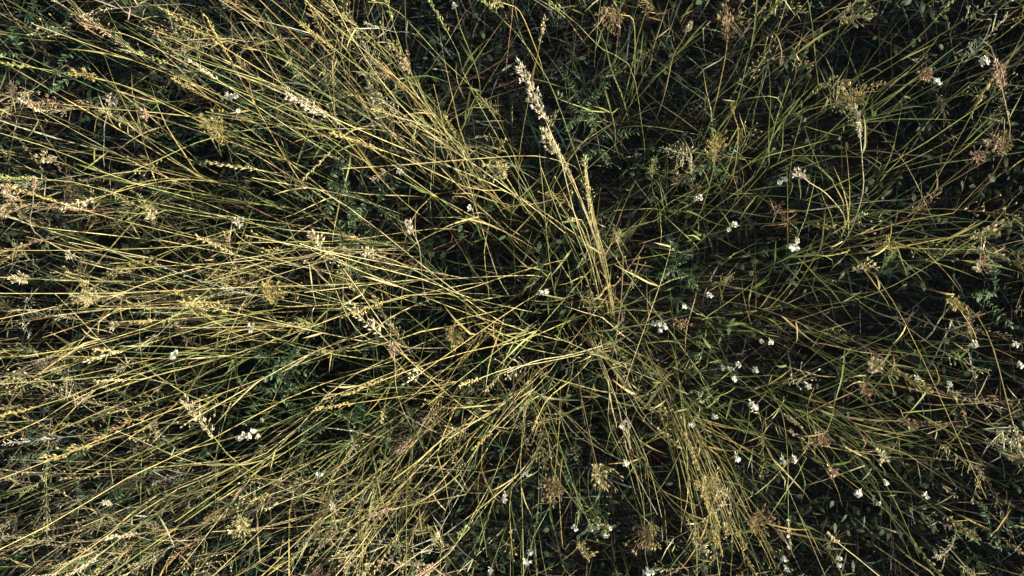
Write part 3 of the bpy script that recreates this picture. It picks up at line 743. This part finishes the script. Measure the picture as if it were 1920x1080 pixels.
for px, py, c, nb, zt in TUFTS:
    z0 = zt * .45
    cpos = unproj(px, py, zt)
    root = cpos.copy(); root[2] = -.02
    rr = np.hypot(*cpos[:2])
    root[:2] *= (1 - .06 / max(rr, .3))
    e = thing('grass_tuft', root, make_label(WORD[c] + (' full' if nb > 10 else ' small' if nb < 9 else ' tall' if zt > .58 else '') + ' tuft of grass blades', (px, py), None), 'grass tuft', 'grass tufts')
    oaz = math.atan2(cpos[1], cpos[0])
    for k in range(nb):
        a = RS.rand() * 6.28 if RS.rand() < .7 else oaz + RS.randn() * .5
        L = zt * (RS.uniform(.6, 1.1) if px < 1050 else RS.uniform(.5, .95))
        lean = RS.uniform(.02, .45); bend = RS.uniform(.0, .8)
        rp = np.array([[RS.randn() * .015, RS.randn() * .015, 0]])
        sp = arc_spines(rp, np.array([a]), np.array([L]), np.array([lean]), np.array([bend]), 8, .15)
        W = np.array([[.6, .7, .85, 1, 1, .9, .7, .4, .04]]) * RS.uniform(.0007, .0017)
        t = vary(CN[c] if RS.rand() < .7 else CN[random.choice(['green', 'straw', 'dgreen'])], 1, .18)
        link('blade', mesh_from('blade', [ribbon(wobble(sp, .006), W, RS.uniform(-1, 1, 1), t * .95, np.clip(t * 1.08, 0, .8), .3)], MAT_BLADE), e)

# ------------------------------------------------------------------ white flowers
def floret_meshes():
    out = []
    for k in range(3):
        n = 5
        az = np.arange(n) * 2 * math.pi / n + k * .4
        sp = arc_spines(np.zeros((n, 3)), az, np.full(n, .0042 + .0004 * k), np.full(n, 1.0), np.full(n, .5), 2)
        W = np.full((n, 1), .0019) * np.array([[.4, 1, .55]])
        t = vary((.84, .82, .70), n, .05)
        v, f, tt = ribbon(sp, W, np.full(n, -.3), t, t, .25)
        eye = spikelets(np.zeros((1, 3)), np.array([[0, 0, 1.0]]), np.array([.0022]), np.array([.0011]), np.array([[.5, .45, .15]]))
        out.append(mesh_from('floret', [(v, f, tt), eye], MAT_PETAL))
    return out
FLORETS = floret_meshes()
FLOWERS = [
 # heads [(px,py,size m)], z, label
 ([(1483, 464, .013), (1493, 451, .007), (1490, 466, .009)], .66, 'big white flower cluster right of the centre, largest of the white blooms'),
 ([(1377, 421, .009), (1365, 431, .005)], .58, 'white flower with a side bud, above the big loose blades right of centre'),
 ([(1313, 371, .008), (1304, 374, .006)], .56, 'pair of white flowers nearest the green-gold bushy tuft'),
 ([(1471, 337, .008), (1461, 343, .006)], .56, 'pair of white flowers left of the short whitish oat head'),
 ([(1330, 554, .008)], .55, 'single white flower on a level stem right of the centre'),
 ([(1283, 574, .007)], .5, 'small white flower just left of the single one on a level stem'),
 ([(1224, 607, .007), (1235, 607, .008), (1246, 612, .007), (1237, 619, .005)], .64, 'long white flower cluster just right below the centre'),
 ([(1015, 549, .006), (1024, 547, .006)], .55, 'flat white flower left of the centre bundle of stems'),
 ([(1444, 641, .008), (1427, 640, .005)], .58, 'white flower with small bud above the scattered white group'),
 ([(1383, 684, .007), (1369, 691, .008), (1355, 690, .005), (1376, 710, .008)], .6, 'scattered white flower group of four heads right below the centre'),
 ([(1416, 693, .008)], .58, 'single white flower at the right end of the scattered group'),
 ([(324, 668, .009), (332, 661, .007)], .66, 'lone white flower at left, above the lower left stems'),
 ([(450, 821, .007), (459, 816, .008), (467, 819, .007), (475, 807, .006), (485, 818, .006)], .66, 'white flower cluster in the lower left, next to the slanting oat-like head'),
 ([(493, 787, .005)], .5, 'tiny white bud above right of the lower left flower cluster'),
 ([(599, 889, .008)], .68, 'single creamy flower between the lower left cluster and the pink plume'),
 ([(1078, 988, .009)], .6, 'leftmost of the white flowers along the bottom, right of centre'),
 ([(1109, 990, .008), (1120, 986, .009)], .62, 'double white flower in the middle of the bottom row'),
 ([(1137, 1001, .009), (1143, 989, .006)], .6, 'rightmost white flower of the bottom row, with a bud above'),
 ([(987, 888, .010)], .62, 'white flower on the long straight stem below the centre'),
 ([(946, 937, .008), (947, 927, .006)], .6, 'white flower pair left of the long straight stem near the bottom'),
 ([(1173, 868, .009)], .6, 'round white flower under the fluffy elongated white head'),
 ([(988, 1052, .012), (995, 1036, .008)], .68, 'large white flower at the bottom edge, under the long straight stem'),
 ([(920, 1068, .009)], .6, 'small white flower at the bottom edge, left of the large one'),
 ([(1216, 1070, .014)], .66, 'broad white flower at the bottom edge, below the orange-brown tuft'),
 ([(1488, 861, .010), (1466, 862, .010)], .62, 'pair of cream flowers left of the red-brown ragged tuft'),
 ([(1408, 757, .011), (1416, 762, .009)], .64, 'pale star flower below the scattered white group'),
 ([(1608, 923, .012)], .62, 'creamy round flower alone at the lower right'),
 ([(1733, 928, .010)], .6, 'pale flower right of the creamy round one at lower right'),
 ([(1843, 117, .014)], .68, 'round cream flower near the top right corner'),
 ([(1757, 154, .009)], .62, 'small white flower beside the rusty clump in the upper right'),
 ([(1825, 645, .009)], .66, 'white flower at the foot of the golden arching plume'),
 ([(1902, 646, .009)], .64, 'white flower at the right edge, level with the golden plume foot'),
 ([(1718, 711, .009)], .56, 'dim white flower right of the reddish tuft at mid right'),
 ([(1910, 684, .009)], .6, 'pale flower touching the right edge below mid height'),
 ([(1572, 1046, .008), (1572, 1058, .007)], .55, 'white flower pair at the bottom right, under the pale slim spike'),
 ([(1470, 1047, .007), (1474, 1066, .008)], .55, 'small white flowers at the bottom edge right of the golden clump'),
 ([(1380, 857, .010)], .6, 'cream flower above the golden clump near the bottom'),
 ([(428, 178, .007), (436, 184, .008), (442, 180, .005)], .68, 'white flower cluster at upper left, left of the thick white seed head'),
 ([(448, 208, .006)], .62, 'tiny white flower under the upper left white cluster'),
 ([(750, 323, .009)], .6, 'pale flower in the green leafy patch left above the centre'),
 ([(882, 391, .008)], .62, 'single white flower left of the centre, above the dark gap'),
 ([(1295, 797, .009), (1340, 781, .007)], .55, 'two pale flowers left of the pale star flower'),
 ([(1515, 724, .009)], .56, 'dim cream flower left of the reddish tuft at lower right'),
 ([(853, 12, .008)], .7, 'small white flower at the top edge, left of the tall plume'),
 ([(1660, 905, .007), (1646, 943, .006)], .5, 'two faint small flowers right of the creamy round flower'),
 ([(1778, 720, .008)], .55, 'faint white flower at right, below the golden arching plume'),
]
def flower(heads, z, label):
    C = np.mean([unproj(x, y, z) for x, y, s in heads], axis=0)
    root = C.copy(); root[2] = -.02; root[:2] += RS.randn(2) * .03 - .02 * nrm(C[:2])
    USED[label] = 1
    e = thing('white_flower', root, label, 'flower', 'white meadow flowers')
    fork = (C - root) * .86
    mid = fork * .5; mid[:2] += RS.randn(2) * .015
    t = vary(GREEN, 1, .1) * 1.2
    sp = spline([np.zeros(3), mid, fork], 10)[None]
    link('stem', mesh_from('stem', [tubes(sp, np.full((1, 10), .0011), t, t, 5)], MAT_STEM), e)
    for k in range(2):
        add_leaf(e, sp[0, 3 + 3 * k], RS.rand() * 6.28, RS.uniform(.04, .08), GREEN, .003)
    for x, y, s in heads:
        s *= .68
        p = unproj(x, y, z + RS.randn() * .008) - root
        br = spline([fork, (fork + p) / 2 + np.array([0, 0, -.006]), p - np.array([0, 0, .003])], 6)[None]
        dome = []
        n = max(7, min(26, int((s / .0026) ** 2)))
        g = math.pi * (3 - math.sqrt(5))
        pts = []
        sq = RS.uniform(.75, 1.2)
        tilt = RS.randn(2) * .25
        for i in range(n):
            rr = s * math.sqrt((i + .5) / n) * .98; a = g * i + RS.rand() * .6
            lx, ly = rr * math.cos(a) * sq, rr * math.sin(a) / sq
            pts.append(np.array([lx, ly, s * 1.0 * math.sqrt(max(0, 1 - (rr / s) ** 2)) + lx * tilt[0] + ly * tilt[1] + RS.randn() * .0012]))
        pts = np.array(pts)
        ped = np.stack([np.zeros_like(pts) + np.array([0, 0, -.004]), pts * np.array([.6, .6, .3]), pts], 1) + p
        tg = np.repeat(t, n, 0)
        h = link('flower_head', mesh_from('flower_head', [tubes(br, np.full((1, 6), .0007), t, t, 4), tubes(ped, np.full((n, 3), .0004), tg, tg)], MAT_STEM), e)
        for i in range(n):
            o = link('floret', FLORETS[i % 3], h)
            o.location = p + pts[i]
            o.rotation_euler = (-pts[i][1] / s * 1.2 + RS.randn() * .15, pts[i][0] / s * 1.2 + RS.randn() * .15, RS.rand() * 6.28)
            k = RS.uniform(.65, .92); o.scale = (k, k, k)
for h, z, lab in FLOWERS: flower(h, z, lab)

# ------------------------------------------------------------------ fern-leaved herbs
def leaflet_meshes():
    out = []
    for k in range(3):
        sp = arc_spines(np.zeros((1, 3)), np.zeros(1), np.array([.013]), np.array([1.45]), np.array([.2]), 3)
        W = np.array([[.25, 1, .85, .06]]) * (.0019 + .0002 * k)
        t = vary((.11, .175, .085), 1, .25)
        out.append(mesh_from('leaflet', [ribbon(sp, W, np.zeros(1), t, t, .2)], MAT_HERB))
    return out
LEAFLETS = leaflet_meshes()
HERBS = [(497, 690, 8, .56, 'fern-like leaves in the dark hollow at lower left, largest of the ferny herbs'), (485, 740, 5, .46, 'ferny leaves deep in the hollow just under the largest ferny herb'),
         (600, 335, 7, .55, 'dark green ferny leaf patch left above the centre'), (655, 360, 6, .55, 'green leafy herb just right of the dark green ferny patch'), (1090, 195, 5, .40, 'green leafy sprig right of the tall pale plume'),
         (1120, 250, 4, .36, 'lower leafy sprig right of the tall pale plume, deeper in shade'), (650, 800, 5, .48, 'pale ferny leaf below left of the centre, among bright stems'), (565, 805, 4, .42, 'ferny sprig right of the lower left white cluster'),
         (55, 855, 5, .5, 'grey-green leafy herb at the left edge, lower corner'), (155, 955, 4, .52, 'small ferny leaf in the lower left corner, beside the whitish spike'), (285, 885, 4, .55, 'small ferny leaf among golden stems at lower left'),
         (15, 90, 5, .6, 'bright green leaf sprig at the left edge near the top'), (60, 30, 5, .5, 'leafy herb in the top left corner'), (1272, 495, 4, .42, 'ferny leaf in the dark right of the centre'),
         (650, 445, 4, .45, 'yellowish ferny herb left of the centre, above the level stems'), (480, 915, 4, .5, 'ferny herb just above the bright straw tuft at lower left'), (1885, 550, 4, .5, 'dim ferny leaf at the right edge, mid height'),
         (400, 185, 4, .5, 'dark ferny leaf beside the upper left white cluster'), (1340, 280, 4, .4, 'leafy herb within the green-gold bushy tuft'), (1900, 1020, 4, .45, 'green leafy herb in the bottom right corner')]
for px, py, nf, z, lab in HERBS:
    USED[lab] = 1
    C = unproj(px, py, z); root = C.copy(); root[2] = -.02
    e = thing('ferny_herb', root, lab, 'herb', 'ferny herbs')
    top = C - root
    t = vary(BLUEGREEN, 1, .1)
    sp = spline([np.zeros(3), top * .5 + np.array([.01, -.01, 0]), top * np.array([1, 1, .92])], 8)[None]
    link('stem', mesh_from('stem', [tubes(sp, np.full((1, 8), .0012), t, t, 5)], MAT_STEM), e)
    for k in range(nf):
        a = 6.28 * k / nf + RS.rand() * .9
        L = RS.uniform(.06, .11)
        fs = arc_spines(sp[:, RS.randint(5, 8)], np.array([a]), np.array([L]), np.array([RS.uniform(.6, 1.0)]), np.array([RS.uniform(.3, .9)]), 9)
        fr = link('frond', mesh_from('frond', [tubes(fs, (np.linspace(.0007, .0003, 10))[None], t, t)], MAT_HERB), e)
        m = 11
        for j in range(m):
            u = .15 + .85 * j / (m - 1)
            f = u * 9; i = min(int(f), 8); p = fs[0, i] * (1 - f + i) + fs[0, i + 1] * (f - i)
            dv = fs[0, i + 1] - fs[0, i]
            az = math.atan2(dv[1], dv[0])
            sc = 1.15 * math.sin(math.pi * (.12 + .8 * (1 - u * .9))) + .12
            for s in ((-1, 1) if j < m - 1 else (0,)):
                if RS.rand() < .12: continue
                o = link('leaflet', LEAFLETS[(j + k) % 3], fr)
                o.location = p
                o.rotation_euler = (RS.randn() * .3, RS.randn() * .35, az + s * (1.0 + RS.randn() * .15))
                k_ = sc * RS.uniform(.65, 1.05); o.scale = (k_, k_ * RS.uniform(.7, 1), k_)
